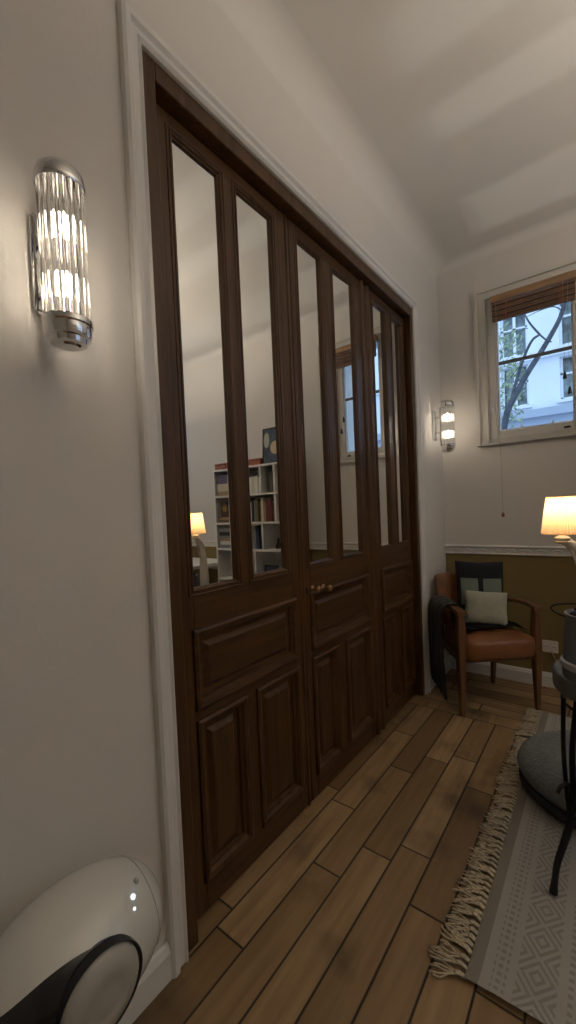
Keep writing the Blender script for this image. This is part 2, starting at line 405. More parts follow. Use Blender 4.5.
# dark wooden lining of the opening (jambs and head)
JT = .045; XB = -.13
bm = bmesh.new()
for a, b in (((XB, .001, 0), (.004, JT, DH-.001)), ((XB, DW-.035, 0), (.004, DW-.001, DH-.001)), ((XB, JT, 2.445), (.004, DW-.035, DH-.001)), ((XB, JT, 0), (-.088, DW-.035, .012))):
    box(bm, a, b)
bevel(bm, .003, 1)
for (a, b) in (((-.035, JT, .0), (-.012, JT+.012, 2.445)), ((-.035, JT, 2.432), (-.012, DW-.035, 2.445))):
    pass
struct(link('trim_3', bm, M['oak']), 'dark walnut lining around the three door leaves', 'door frame')

# ------------------------------------------------------------------ door leaves
XS, TH = -.040, .044
def rect(y0, y1, z0, z1, i, x): return [(x, y0+i, z0+i), (x, y1-i, z0+i), (x, y1-i, z1-i), (x, y0+i, z1-i)]
def rings_bm(y0, y1, z0, z1, prof, cap=False):
    bm = bmesh.new(); loft(bm, [rect(y0, y1, z0, z1, i, x) for i, x in prof], True, False)
    if cap:
        i, x = prof[-1]; bm.faces.new([bm.verts.new(p) for p in rect(y0, y1, z0, z1, i, x)])
    return bm
GZ0, GZ1, PZ0, PZ1, LZ0, LZ1, TOP, BOT = 1.012, 2.384, .655, .885, .115, .605, 2.437, .012
def leaf(idx, a, b, la, m0, m1, rg, rb, turn, label):
    """leaf from y=a to b; openings la..m0 and m1..rb"""
    root = empty('door_%d' % idx, (0, a, 0)); struct(root, label, 'door')
    def add(name, bm, mm, **k):
        o = link(name, bm, mm, root, **k); o.location = (0, -a, 0); return o
    x0, x1 = XS-TH, XS
    add('stile', bevel(boxes(((x0, a, BOT), (x1, la, TOP))), .002, 1), M['oak'])
    add('stile', bevel(boxes(((x0, rb, BOT), (x1, b, TOP))), .002, 1), M['oak'])
    for z0, z1 in ((BOT, LZ0), (LZ1, PZ0), (PZ1, GZ0), (GZ1, TOP)):
        add('rail', bevel(boxes(((x0, la, z0), (x1, rb, z1))), .001, 1), M['oakh'])
    add('muntin', bevel(boxes(((x0, m0, LZ0), (x1, m1, LZ1))), .001, 1), M['oak'])
    add('stile_fillet', boxes(((x0, rg, GZ0), (x1, rb, GZ1))), M['oak'])
    add('mullion', bevel(boxes(((x0, m0, GZ0), (x1, m1, GZ1))), .001, 1), M['oak'])
    # bolection mouldings and glass
    gp = [(-.017, XS), (-.016, XS+.0025), (-.013, XS+.0035), (-.010, XS+.0025), (-.009, XS+.0002), (-.004, XS+.0002), (-.003, XS+.003), (.001, XS+.004), (.004, XS+.002), (.006, XS-.003), (.009, XS-.004), (.010, XS-.012)]
    for y0, y1 in ((la, m0), (m1, rg)):
        auto(add('glazing_bead', rings_bm(y0, y1, GZ0, GZ1, gp), M['oak']), 25)
        o = add('mirror_pane', boxes(((XS-.016, y0+.004, GZ0+.004), (XS-.010, y1-.004, GZ1-.004))), M['mirror'])
        tn = turn[0 if y0 == la else 1]
        if tn:      # the panes sit slightly turned in their rebates
            c = Vector((XS-.012, (y0+y1)/2, 0)); o.matrix_local = Matrix.Translation((0, -a, 0)) @ Matrix.Translation(c) @ Matrix.Rotation(math.radians(tn), 4, 'Z') @ Matrix.Translation(-c)
    pp = [(-.010, XS), (-.010, XS+.009), (-.002, XS+.014), (.010, XS+.010), (.016, XS-.002), (.022, XS-.004), (.026, XS-.014), (.034, XS-.016),
          (.040, XS-.016), (.052, XS-.005), (.056, XS-.003)]
    for y0, y1, z0, z1 in ((la, rb, PZ0, PZ1), (la, m0, LZ0, LZ1), (m1, rb, LZ0, LZ1)):
        bm = rings_bm(y0, y1, z0, z1, pp, True)
        auto(add('panel', bm, M['oakh'] if y1-y0 > .35 else M['oak']), 25)
        # dull back of the panel, so the leaf is solid
        bm = boxes(((x0, y0, z0), (XS-.02, y1, z1))); add('panel_backing', bm, M['oak'])
    return root, add
d1, add1 = leaf(1, JT+.004, .693, .120, .318, .389, .589, .624, (.4, .4), 'nearest dark walnut door leaf, beside the white architrave')
d2, add2 = leaf(2, .697, 1.362, .745, .930, 1.028, 1.222, 1.272, (.3, -1.5), 'middle dark walnut door leaf carrying the brass knobs')
d3, add3 = leaf(3, 1.366, DW-.038, 1.450, 1.605, 1.702, 1.864, 1.874, (0, 0), 'farthest dark walnut door leaf, next to the armchair corner')
# rounded cover strips where leaves meet
for addf, y, w_ in ((add2, 1.325, .030),):
    bm = bmesh.new(); n = 10
    loft(bm, [[(XS + .014*math.sin(PI*k/n), y + w_*(k/n-.5)*1.0, z) for k in range(n+1)] for z in (BOT, TOP)], True, True)
    auto(addf('cover_strip', bm, M['oak']), 40)
bm = bmesh.new(); n = 10; y = 1.392
loft(bm, [[(XS + .012*math.sin(PI*k/n), y + .03*(k/n-.5), z) for k in range(n+1)] for z in (BOT, TOP)], True, True)
auto(add3('cover_strip', bm, M['oak']), 40)
bm = bmesh.new(); y = .672
loft(bm, [[(XS + .006*math.sin(PI*k/n), y + .014*(k/n-.5), z) for k in range(n+1)] for z in (BOT, TOP)], True, True)
auto(add1('cover_strip', bm, M['oak']), 40)
# knobs
def knob(addf, y, z, s=1.0, nm='door_knob'):
    bm = bmesh.new(); prof = [(.020, 0), (.020, .003), (.012, .006), (.007, .010), (.007, .026), (.014, .031), (.0195, .040), (.018, .050), (.010, .056), (.0, .057)]
    rings = [[(XS + h*s, y + r*s*math.cos(2*PI*i/20), z + r*s*math.sin(2*PI*i/20)) for i in range(20)] for r, h in prof[:-1]]
    loft(bm, rings); return auto(addf(nm, bm, M['brass']), 50)
knob(add2, .762, .908, .72); knob(add2, .845, .897, .80)
bm = bmesh.new(); lathe(bm, [(.010, 0), (.010, .004)], n=16); 
for v in bm.verts: v.co = Vector((XS+v.co.z, .72+v.co.x, .905+v.co.y*1.5))
addk = add2('keyhole_plate', bm, M['black'])

# ------------------------------------------------------------------ window_1 on the back wall
wroot = empty('window_1', ((WX0+WX1)/2, D, WZ0)); struct(wroot, 'small white casement window with a bamboo blind', 'window')
def wadd(name, bm, mm):
    o = link(name, bm, mm, wroot); o.location = (-(WX0+WX1)/2, -D, -WZ0); return o
# casing on the wall face
bm = bmesh.new()
cz0, cz1, cx0, cx1 = 1.640, 2.715, .255, .945
for i0, i1, t in ((0, .022, .030), (.022, .060, .016), (.060, .072, .022)):
    a0, a1, b0, b1 = cx0+i0, cx1-i0, cz0+i0*.35, cz1-i0
    c0, c1, e0, e1 = cx0+i1, cx1-i1, cz0+i1*.35, cz1-i1
    for p, q in (((a0, D-t, b0), (c0, D, b1)), ((c1, D-t, b0), (a1, D, b1)), ((c0, D-t, e1), (c1, D, b1)), ((c0, D-t, b0), (c1, D, e0))): box(bm, p, q)
wadd('casing', bm, M['winpaint'])
# sash
sx0, sx1, sz0, sz1 = WX0, WX1, WZ0, WZ1; gx0, gx1, gz0, gz1 = .383, .822, 1.727, 2.61
wadd('sash', bevel(boxes(((sx0, D-.006, sz0), (gx0, D+.045, sz1)), ((gx1, D-.006, sz0), (sx1, D+.045, sz1)), ((gx0, D-.006, sz0), (gx1, D+.045, gz0)), ((gx0, D-.006, gz1), (gx1, D+.045, sz1))), .003, 1), M['winpaint'])
wadd('glazing_bead', boxes(((gx0, D+.010, gz0), (gx0+.012, D+.05, gz1)), ((gx1-.008, D+.010, gz0), (gx1, D+.05, gz1)), ((gx0, D+.010, gz0), (gx1, D+.05, gz0+.012))), M['winwhite'])
wadd('window_pane', boxes(((gx0, D+.030, gz0), (gx1, D+.034, gz1))), M['pane'])
wadd('glazing_bar', boxes(((gx0, D+.018, 2.186), (gx1, D+.029, 2.208))), M['darkbar'])
bm = bmesh.new(); lathe(bm, [(.006, 0), (.007, .004), (.007, .036), (.006, .04)], (.352, D-.012, 1.86), 12); wadd('hinge', bm, M['winwhite'])
bm = bmesh.new(); lathe(bm, [(.006, 0), (.007, .004), (.007, .036), (.006, .04)], (.352, D-.012, 2.40), 12); wadd('hinge', bm, M['winwhite'])
wadd('vent_slot', bevel(boxes(((.765, D-.011, 1.693), (.800, D-.005, 1.705))), .002, 1), M['black'])
for xx in (.52, .70):
    wadd('latch', bevel(boxes(((xx, D+.008, gz0+.010), (xx+.012, D+.02, gz0+.028))), .002, 1), M['winwhite'])

# blind: valance, folded slats, cords
BY = 2.43
br = empty('window_blind', (.605, BY, 2.49)); tag(br, 'raised brown bamboo roman blind at the head of the small window', 'blind')
def badd(name, bm, mm, par=br):
    o = link(name, bm, mm, par)
    if par is br: o.location = (-.605, -BY, -2.49)
    return o
badd('valance', bevel(boxes(((.372, BY-.028, 2.580), (.848, BY+.036, 2.625))), .003, 1), M['blindl'])
for k in range(7):
    z = 2.574 - k*.0175; yy = BY-.020+.006*(k % 2)
    badd('slat', bevel(boxes(((.378, yy, z-.015), (.842, yy+.020, z))), .002, 1), M['blindd'])
for xx in (.46, .76):
    badd('ladder_tape', boxes(((xx, BY-.022, 2.450), (xx+.008, BY-.0195, 2.580))), M['redwood'])
bm = bmesh.new(); tube(bm, [(.404, 2.405, 2.58), (.407, 2.405, 1.9), (.414, 2.405, 1.17)], .0016, 6); badd('cord', bm, M['cord'])
bm = bmesh.new(); lathe(bm, [(.003, 0), (.009, .004), (.011, .016), (.008, .028), (.004, .034)], (.414, 2.405, 1.137), 14); auto(badd('cord_pull', bm, M['redwood']), 50)
for xx, zz in ((.779, 1.985), (.803, 1.888)):
    bm = bmesh.new(); tube(bm, [(xx, 2.405, 2.58), (xx, 2.405, zz+.04)], .001, 6); badd('cord', bm, M['cord'])
    bm = bmesh.new(); lathe(bm, [(.011, 0), (.0105, .01), (.008, .03), (.004, .045)], (xx, 2.405, zz), 14); auto(badd('cord_pull', bm, M['black']), 50)

# ------------------------------------------------------------------ outside
bm = bmesh.new(); FYD = 10.5
wins = [(-2.5, -1.75), (-.99, -.42), (.20, .85), (1.6, 2.2)]
rows = [(1.2, 2.6), (3.46, 4.42), (4.66, 5.75), (6.6, 7.8)]
xs = [-6]; 
for a, b in wins: xs += [a, b]
xs.append(8)
zs = [-1]
for a, b in rows: zs += [a, b]
zs.append(10)
for i in range(len(xs)-1):
    for j in range(len(zs)-1):
        if i % 2 == 1 and j % 2 == 1: continue
        box(bm, (xs[i], FYD, zs[j]), (xs[i+1], FYD+.4, zs[j+1]))
bld = link('apartment_building', bm, M['facade']); bld['label'] = 'pale apartment building across the street seen through the small window'; bld['category'] = 'building'
for a, b in wins:
    for c, d in rows:
        f = link('window_frame', boxes(((a, FYD+.12, c), (a+.05, FYD+.2, d)), ((b-.05, FYD+.12, c), (b, FYD+.2, d)), (((a+b)/2-.03, FYD+.12, c), ((a+b)/2+.03, FYD+.2, d)), ((a, FYD+.12, c), (b, FYD+.2, c+.06)), ((a, FYD+.12, (c*.4+d*.6)), (b, FYD+.2, (c*.4+d*.6)+.04))), M['winwhite'], bld)
        link('pane', boxes(((a, FYD+.21, c), (b, FYD+.23, d))), M['extglass'], f)
        link('window_sill', boxes(((a-.06, FYD-.08, c-.07), (b+.06, FYD, c))), M['facade'], bld)
link('ledge', boxes(((-6, FYD-.25, 3.12), (8, FYD, 3.30)), ((-6, FYD-.1, 2.9), (8, FYD, 3.12))), M['ledge'], bld)
link('ledge', boxes(((-6, FYD-.12, 4.46), (8, FYD, 4.54))), M['facade'], bld)
struct(link('ground', boxes(((-14, D+.45, -1.25), (16, FYD, -1.0)), ((RX+.6, D+.0, -1.25), (16, D+.45, -1.0))), M['ledge']), 'grey street outside', 'street')
# tree
tree = empty('street_tree', (-.45, 6.5, -1.0)); tag(tree, 'bare forked street tree standing outside the small window', 'tree')
def tadd(name, bm, mm): o = link(name, bm, mm, tree); o.location = (.45, -6.5, 1.0); return o
bm = bmesh.new()
def br_(pts, r0, r1): 
    c = curve(pts, 5); tube(bm, c, [.62*(r0+(r1-r0)*i/(len(c)-1)) for i in range(len(c))], 8)
br_([(-.50, 6.5, -1), (-.42, 6.5, .8), (-.27, 6.5, 2.40), (-.02, 6.5, 3.0), (.338, 6.5, 3.56), (.53, 6.5, 3.95), (.62, 6.6, 4.6), (.8, 6.7, 5.6)], .10, .025)
br_([(-.22, 6.5, 2.55), (-.10, 6.48, 3.0), (.02, 6.45, 3.35), (.14, 6.42, 3.58), (.245, 6.4, 3.64)], .042, .026)
br_([(.245, 6.4, 3.64), (.12, 6.4, 3.85), (.04, 6.4, 4.05), (-.1, 6.4, 4.4)], .026, .010)
br_([(.245, 6.4, 3.64), (.32, 6.42, 3.55), (.38, 6.48, 3.52)], .022, .014)
br_([(.10, 6.42, 3.78), (-.02, 6.4, 3.80)], .010, .004)
br_([(.53, 6.5, 3.92), (.42, 6.45, 4.00), (.25, 6.4, 3.98), (.08, 6.4, 3.94)], .016, .007)
br_([(.53, 6.5, 3.95), (.46, 6.5, 4.15), (.42, 6.5, 4.5)], .016, .007)
br_([(.60, 6.55, 4.3), (.72, 6.5, 4.55), (.78, 6.5, 5.0)], .014, .006)
br_([(.60, 6.55, 4.2), (.70, 6.6, 4.2), (.9, 6.6, 4.3)], .012, .004)
br_([(-.16, 6.46, 3.12), (.0, 6.4, 3.28), (.06, 6.4, 3.45)], .010, .005)
auto(tadd('trunk', bm, M['bark']), 60)
# loose leaf clusters of a shrub in front of the building
def shrub(loc, n, rx, rz, sz, label):
    root = empty('street_shrub', loc); tag(root, label, 'shrub')
    bm = bmesh.new()
    for _ in range(n):
        a = random.uniform(0, 2*PI); r = random.random()**.5; h = random.uniform(0, 1)
        p = Vector((rx*r*math.cos(a), rx*r*math.sin(a), h*rz)); nrm = Vector((random.gauss(0,1), random.gauss(0,1), random.gauss(0,1))).normalized()
        t = nrm.orthogonal().normalized(); b = nrm.cross(t); s = sz*random.uniform(.6, 1.3)
        v = [bm.verts.new(p+q) for q in (-t*s, b*s*.45+nrm*s*.1, t*s, -b*s*.45+nrm*s*.1)]
        bm.faces.new(v)
    link('foliage', bm, M['leaf'], root)
    bm = bmesh.new(); tube(bm, [(0, 0, -1.0-loc[2]), (0, 0, rz*.6)], [.04, .01], 8); link('stem', bm, M['bark'], root)
shrub((-.42, 7.6, 2.3), 420, .30, 2.0, .055, 'loose leafy shrub beside the tree trunk, left in the small window')

# ------------------------------------------------------------------ glass rod sconces
def sconce(loc, label):
    root = empty('wall_sconce', loc); tag(root, label, 'wall lamp', 'glass rod wall sconces')
    ax = .105
    bm = bevel(boxes(((0.0005, -.024, -.105), (.020, .024, .105))), .006, 3); auto(link('wall_plate', bm, M['chrome'], root), 40)
    for z in (-.055, .055):
        bm = bmesh.new(); tube(bm, [(.018, 0, z), (.062, 0, z)], .006, 10); lathe(bm, [(.003, 0), (.003, .001)], (.02, 0, z), 8); auto(link('bracket', bm, M['chrome'], root), 40)
    # back spine that the caps hang on
    bm = bevel(boxes(((.052, -.012, -.150), (.058, .012, .120))), .002, 1); link('spine', bm, M['chrome'], root)
    bm = bmesh.new(); lathe(bm, [(.040, .116), (.0455, .116), (.047, .119), (.047, .126), (.046, .136), (.042, .147), (.033, .156), (.018, .161), (.002, .162)], (ax, 0, 0), 40)
    auto(link('top_cap', bm, M['chrome'], root), 40)
    bm = bmesh.new(); lathe(bm, [(.002, -.198), (.020, -.198), (.024, -.194), (.034, -.192), (.036, -.182), (.042, -.180), (.0445, -.172), (.0445, -.158), (.047, -.155), (.047, -.146), (.042, -.144), (.010, -.143)], (ax, 0, 0), 40)
    auto(link('bottom_cap', bm, M['chrome'], root), 30)
    bm = bmesh.new(); lathe(bm, [(.0060, -.143), (.0060, .118)], (0, 0, 0), 14); 
    rod = None; R = .0385; N = 17
    for k in range(N):
        a = 2*PI*k/N
        if rod is None: rod = auto(link('glass_rod', bm, M['glass'], root), 60)
        else: rod = rod.copy(); COL.objects.link(rod)
        rod.location = (ax+R*math.cos(a), R*math.sin(a), 0)
    bm = bmesh.new(); lathe(bm, [(.004, -.143), (.004, .118)], (ax, 0, 0), 10); link('centre_rod', bm, M['chrome'], root)
    for z in (-.072, .045):
        bm = bmesh.new(); lathe(bm, [(.002, z-.026), (.010, z-.022), (.012, z-.015), (.012, z+.015), (.010, z+.022), (.002, z+.026)], (ax+.0, 0, 0), 16)
        auto(link('bulb', bm, M['bulb'], root), 50)
    return root
sc = sconce((0, -.278, 1.797), 'chrome and glass rod sconce on the near wall, left of the doors')
s2 = copy_tree(sc); s2.location = (0, 2.285, 1.800)
tag(s2, 'chrome and glass rod sconce in the far corner beside the small window', 'wall lamp', 'glass rod wall sconces')

# ------------------------------------------------------------------ round white speaker
sroot = empty('loudspeaker', (.15, -.352, 0)); tag(sroot, 'glossy white egg-shaped loudspeaker with round side dome, low against the near wall', 'speaker')
bm = bmesh.new(); NU, NV = 128, 96; zc = .425
rings = []
for j in range(NV+1):
    t = -1 + 2*j/NV; yy = math.sin(t*PI/2)
    rr = max(.004, math.cos(t*PI/2))**.82
    rings.append([(.122*rr*math.cos(2*PI*i/NU), .168*yy, zc+.122*rr*math.sin(2*PI*i/NU)) for i in range(NU)])
loft(bm, rings)
WC = Vector((.0, -.008, zc+.002))    # woofer centre in y,z
def shell_mat():
    m = mat('white_shell_with_black_flank', (.66, .66, .62), .24, coat=.4); n = m.node_tree; MA, MIX = nodes_helper(m)
    t = n.nodes.new('ShaderNodeTexCoord'); q = n.nodes.new('ShaderNodeSeparateXYZ'); n.links.new(t.outputs['Object'], q.inputs[0])
    dy = MA('SUBTRACT', q.outputs['Y'], WC.y); dz = MA('SUBTRACT', q.outputs['Z'], WC.z)
    dy2 = MA('MULTIPLY', dy, dy)
    ring = MA('LESS_THAN', MA('ADD', dy2, MA('MULTIPLY', dz, dz)), .076**2)
    top = MA('SUBTRACT', MA('SUBTRACT', .0745, MA('MULTIPLY', dy, .22)), MA('MULTIPLY', dy2, 3.0))
    fl = MA('MULTIPLY', MA('LESS_THAN', dy, 0.0), MA('LESS_THAN', dz, top))
    f = MA('MULTIPLY', MA('MAXIMUM', ring, fl), MA('GREATER_THAN', q.outputs['X'], .02))
    n.links.new(MIX(f, (.66, .66, .62), (.012, .012, .014)), n.nodes['Principled BSDF'].inputs['Base Color']); return m
auto(link('shell', bm, shell_mat(), sroot), 60)
bm = bmesh.new()
prof = [(.072, .100), (.071, .110), (.066, .119), (.050, .127), (.033, .130), (.030, .128), (.018, .131), (.002, .132)]
loft(bm, [[(h, WC.y+r*math.cos(2*PI*i/48), WC.z+r*math.sin(2*PI*i/48)) for i in range(48)] for r, h in prof])
auto(link('side_dome', bm, M['spkc'], sroot), 50)
bm = bmesh.new(); loft(bm, [[(.100-.0, WC.y+.077*math.cos(a), WC.z+.077*math.sin(a)) for a in [2*PI*i/48 for i in range(48)]], [(.1165, WC.y+.0755*math.cos(a), WC.z+.0755*math.sin(a)) for a in [2*PI*i/48 for i in range(48)]], [(.114, WC.y+.072*math.cos(a), WC.z+.072*math.sin(a)) for a in [2*PI*i/48 for i in range(48)]]], True, False)
auto(link('dome_ring', bm, M['spkb'], sroot), 50)
def on_shell(y, ang):
    yy = (y)/.168; rr = math.cos(math.asin(yy))**.82
    return Vector((.122*rr*math.cos(ang), y, zc+.122*rr*math.sin(ang)))
for y, ang, r, mk, nm in ((.080, .86, .0048, 'led', 'status_light'), (.074, .70, .0028, 'led', 'status_light'), (.100, 1.05, .006, 'spkc', 'button')):
    p = on_shell(y, ang); bm = bmesh.new(); bmesh.ops.create_uvsphere(bm, u_segments=14, v_segments=8, radius=r)
    for v in bm.verts: v.co += p
    link(nm, bm, M[mk], sroot, smooth=True)
bm = bmesh.new(); rr = math.cos(math.asin(.122/.168))**.82 + .004
tube(bm, [(.122*rr*math.cos(a), .122, zc+.122*rr*math.sin(a)) for a in [2*PI*i/60 for i in range(61)]], .0012, 6)
link('front_seam', bm, M['spkc'], sroot, smooth=True)
bm = bmesh.new(); lathe(bm, [(.105, 0), (.105, .008), (.098, .012), (.020, .016), (.016, .03), (.016, .29), (.06, .298), (.06, .304)], (0, 0, 0), 40)
auto(link('stand', bm, M['spkw'], sroot), 40)

# ------------------------------------------------------------------ armchair
TH_ = math.radians(41.3)
ch = empty('armchair', (.455, 1.935, 0), TH_); tag(ch, 'cognac leather armchair with brown wooden arms in the far corner', 'armchair')
def superbox(bm, c, s, e=.35, n=20, pinch=0, mi=0, crown=0):
    def sg(v, p): return math.copysign(abs(v)**p, v)
    V = []; nu, nv = n*2, n
    for j in range(nv+1):
        ph = -PI/2 + PI*j/nv; row = []
        for i in range(nu):
            th = 2*PI*i/nu
            x = sg(math.cos(ph), e)*sg(math.cos(th), e); y = sg(math.cos(ph), e)*sg(math.sin(th), e); z = sg(math.sin(ph), e)
            k = 1 - pinch*(x*x*y*y)
            row.append((c[0]+s[0]*x*k, c[1]+s[1]*y*k, c[2]+s[2]*z*(1-crown*max(x*x, y*y))))
        V.append(row)
    loft(bm, V, True, True, mi)
def post(bm, pts, sizes):
    rings = []
    for (x, y, z), (a, b) in zip(pts, sizes):
        q = .25
        ring = []
        for sx, sy in ((1,1),(-1,1),(-1,-1),(1,-1)):
            if sx*sy > 0: ring += [(x+sx*a, y+sy*b*(1-q), z), (x+sx*a*(1-q), y+sy*b, z)]
            else: ring += [(x+sx*a*(1-q), y+sy*b, z), (x+sx*a, y+sy*b*(1-q), z)]
        rings.append(ring)
    loft(bm, rings)
W0 = .230
for s in (-1, 1):
    bm = bmesh.new(); post(bm, [(s*W0, 0, 0), (s*W0, 0, .05), (s*W0, 0, .35), (s*W0, .0, .50), (s*W0, .0, .605)], [(.012, .012), (.014, .015), (.023, .026), (.024, .026), (.018, .022)])
    link('leg', bm, M['chairwood'], ch)
    bm = bmesh.new(); post(bm, [(s*.185, .40, 0), (s*.185, .375, .30), (s*.185, .37, .40), (s*.182, .405, .62)], [(.011, .012), (.017, .022), (.017, .022), (.014, .018)])
    link('leg', bm, M['chairwood'], ch)
    # arm rest: flat, widening at the front
    bm = bmesh.new()
    pts = curve([(s*W0, -.035, .612), (s*(W0+.004), .08, .622), (s*(W0-.014), .22, .612), (s*.196, .395, .590)], 6); rings = []
    for i, p in enumerate(pts):
        t = i/(len(pts)-1); w_ = .032-.014*t; h = .012
        rings.append([(p.x-w_, p.y, p.z-h*.6), (p.x-w_*.8, p.y, p.z+h), (p.x+w_*.8, p.y, p.z+h), (p.x+w_, p.y, p.z-h*.6), (p.x+w_*.6, p.y, p.z-h), (p.x-w_*.6, p.y, p.z-h)])
    loft(bm, rings); auto(link('armrest', bm, M['chairwood'], ch), 30)
bm = boxes(((-.215, -.012, .315), (.215, .012, .36)), ((-.172, .36, .31), (.172, .382, .36)))
for s in (-1, 1):
    loft(bm, [[(s*W0-.011, .0, .312), (s*W0+.011, 0, .312), (s*W0+.011, 0, .36), (s*W0-.011, 0, .36)], [(s*.185-.011, .37, .312), (s*.185+.011, .37, .312), (s*.185+.011, .37, .36), (s*.185-.011, .37, .36)]])
link('seat_frame', bm, M['chairwood'], ch)
bm = bmesh.new(); superbox(bm, (0, .152, .388), (.226, .222, .084), .42, 22, crown=.22)
for v in bm.verts:
    if v.co.z > .42: v.co.z += .008*math.cos(v.co.x*5)*1
    t = (v.co.y-.0)/.38; v.co.x *= 1-.16*max(0, t)
auto(link('seat', bm, M['leather'], ch), 60)
bm = bmesh.new(); superbox(bm, (0, 0, 0), (.205, .026, .175), .22, 20, crown=0)
R_ = Matrix.Rotation(math.radians(-11), 4, 'X')
for v in bm.verts: v.co = R_ @ v.co + Vector((0, .372, .605))
auto(link('backrest', bm, M['leather'], ch), 60)

def pillow(name, w_, h, t, loc, tilt, yawl, roll, mats, label, cat, patt=None, group=None):
    root = empty(name, (0,0,0)); 
    bm = bmesh.new(); N = 28
    def surf(side):
        g = []
        for j in range(N+1):
            row = []
            for i in range(N+1):
                u, v = 2*i/N-1, 2*j/N-1
                th = max(0, (1-u**4)*(1-v**4))**.55
                px = 1-.05*(1-v*v)*0 ; 
                x = w_/2*u*(1-.05*(1-abs(v))**1*0+.0) * (1-.06*(1-v*v)*abs(u)**3*-0.0) ; 
                x = w_/2*(u + .0); z = h/2*v
                x *= 1-.05*(1-abs(v)); z *= 1-.05*(1-abs(u))
                row.append(bm.verts.new((x, side*t/2*th, z)))
            g.append(row)
        return g
    for side in (-1, 1):
        g = surf(side)
        for j in range(N):
            for i in range(N):
                f = bm.faces.new((g[j][i], g[j][i+1], g[j+1][i+1], g[j+1][i]))
                if patt: f.material_index = patt((i+.5)/N, (j+.5)/N)
    bmesh.ops.remove_doubles(bm, verts=bm.verts, dist=1e-5)
    bpy.data.objects.remove(root, do_unlink=True)
    o = link(name, bm, mats, None, smooth=True)
    o.matrix_world = Matrix.Translation(loc) @ Matrix.Rotation(yawl, 4, 'Z') @ Matrix.Rotation(tilt, 4, 'X') @ Matrix.Rotation(roll, 4, 'Y')
    return tag(o, label, cat, group)
def loc_of(u, v, z): return Vector((.455+u*math.cos(TH_)-v*math.sin(TH_), 1.935+u*math.sin(TH_)+v*math.cos(TH_), z))
def patt(u, v):
    if v > .72: return 0
    if .30 < v < .72 and (.06 < u < .44 or .54 < u < .94): return 1
    return 0
pillow('cushion', .295, .395, .085, loc_of(.035, .255, .668), math.radians(-13), TH_-.25, math.radians(2), [M['blackf'], M['sage']], 'black cushion with two sage green squares leaning against the chair back', 'cushion', patt)
pillow('cushion', .245, .205, .085, loc_of(.005, .140, .590), math.radians(-16), TH_-.38, math.radians(3), M['lsage'], 'small pale sage cushion in front of the black patterned one', 'cushion')
# crumpled dark scarf under the cushions
bm = bmesh.new(); N1, N2 = 30, 12; g = []
for i in range(N1+1):
    row = []
    for j in range(N2+1):
        u = -.20+.40*i/N1; v = .035+.13*j/N2 + .015*math.sin(i*.8)
        z = .482+.012*math.cos(u*5) - .03*max(0, abs(u)-.16)/.04 + .012*math.sin(i*1.3+j*.9)*math.sin(j*PI/N2) + .006
        z = max(z, .474)
        row.append(bm.verts.new((u, v, z)))
    g.append(row)
for i in range(N1):
    for j in range(N2): bm.faces.new((g[i][j], g[i+1][j], g[i+1][j+1], g[i][j+1]))
r = bmesh.ops.solidify(bm, geom=list(bm.faces), thickness=.006)
o = link('scarf', bm, M['blackf'], smooth=True); o.location = (.455, 1.935, 0); o.rotation_euler = (0, 0, TH_)
tag(o, 'crumpled black scarf on the leather seat under the cushions', 'scarf')
# woollen throw over the left arm
bm = bmesh.new(); NV_, NS = 26, 46; g = []
prof = [(-.165, .47), (-.185, .56), (-.205, .632), (-.225, .650), (-.270, .650), (-.312, .622), (-.328, .53), (-.326, .35), (-.322, .20), (-.316, .075)]
pc = curve([(p[0], 0, p[1]) for p in prof], 5)
for i in range(NV_+1):
    row = []; t = i/NV_; v = .035+.275*t
    for j, p in enumerate(pc):
        s = j/(len(pc)-1); k = max(0, s-.35)
        fold = .014*math.sin(t*16+s*1.5)*k*1.6 + .006*math.sin(t*37+1)*k
        vv = v + (.012*math.sin(s*5+t*3)) + k*.02
        x = p.x + .030*t + abs(fold)*.8
        z = p.z + (.03*math.sin(t*2.2)*max(0, s-.8)*4) + .006*math.sin(t*25)*(1 if .2 < s < .55 else 0)
        wx = .455+x*math.cos(TH_)-vv*math.sin(TH_)
        if wx < .016: x += (.016-wx)/math.cos(TH_)
        row.append(bm.verts.new((x, vv, z)))
    g.append(row)
for i in range(NV_):
    for j in range(len(pc)-1): bm.faces.new((g[i][j], g[i+1][j], g[i+1][j+1], g[i][j+1]))
bmesh.ops.solidify(bm, geom=list(bm.faces), thickness=.008)
o = link('throw_blanket', bm, M['throw'], smooth=True); o.location = (.455, 1.935, 0); o.rotation_euler = (0, 0, TH_)
tag(o, 'grey brown woollen throw draped over the left arm of the leather chair', 'blanket')

# wall outlet
so = empty('wall_outlet', (.66, D, .272)); tag(so, 'white double wall outlet low on the olive wall', 'outlet')
auto(link('cover_plate', bevel(boxes(((-.045, -.011, -.040), (.045, -.0005, .040))), .004, 2), M['socket'], so), 40)
for xx in (-.021, .021):
    bm = bmesh.new(); lathe(bm, [(.017, 0), (.017, .003), (.012, .0035), (.011, .001)], n=20)
    for v in bm.verts: v.co = Vector((xx+v.co.x, -.011-v.co.z, v.co.y))
    f = link('receptacle', bm, M['socket'], so)
    for dx in (-.006, .006):
        link('pin_hole', boxes(((xx+dx-.002, -.0165, -.002), (xx+dx+.002, -.0115, .002))), M['hole'], f)
bm = bmesh.new(); tube(bm, curve([(.665, D-.014, .245), (.70, D-.02, .17), (.76, D-.03, .07), (.86, D-.04, .012), (.97, D-.05, .006)], 6), .0035, 8)
tag(link('power_cord', bm, M['cord'], smooth=True), 'thin beige cable running down from the wall outlet', 'cable')

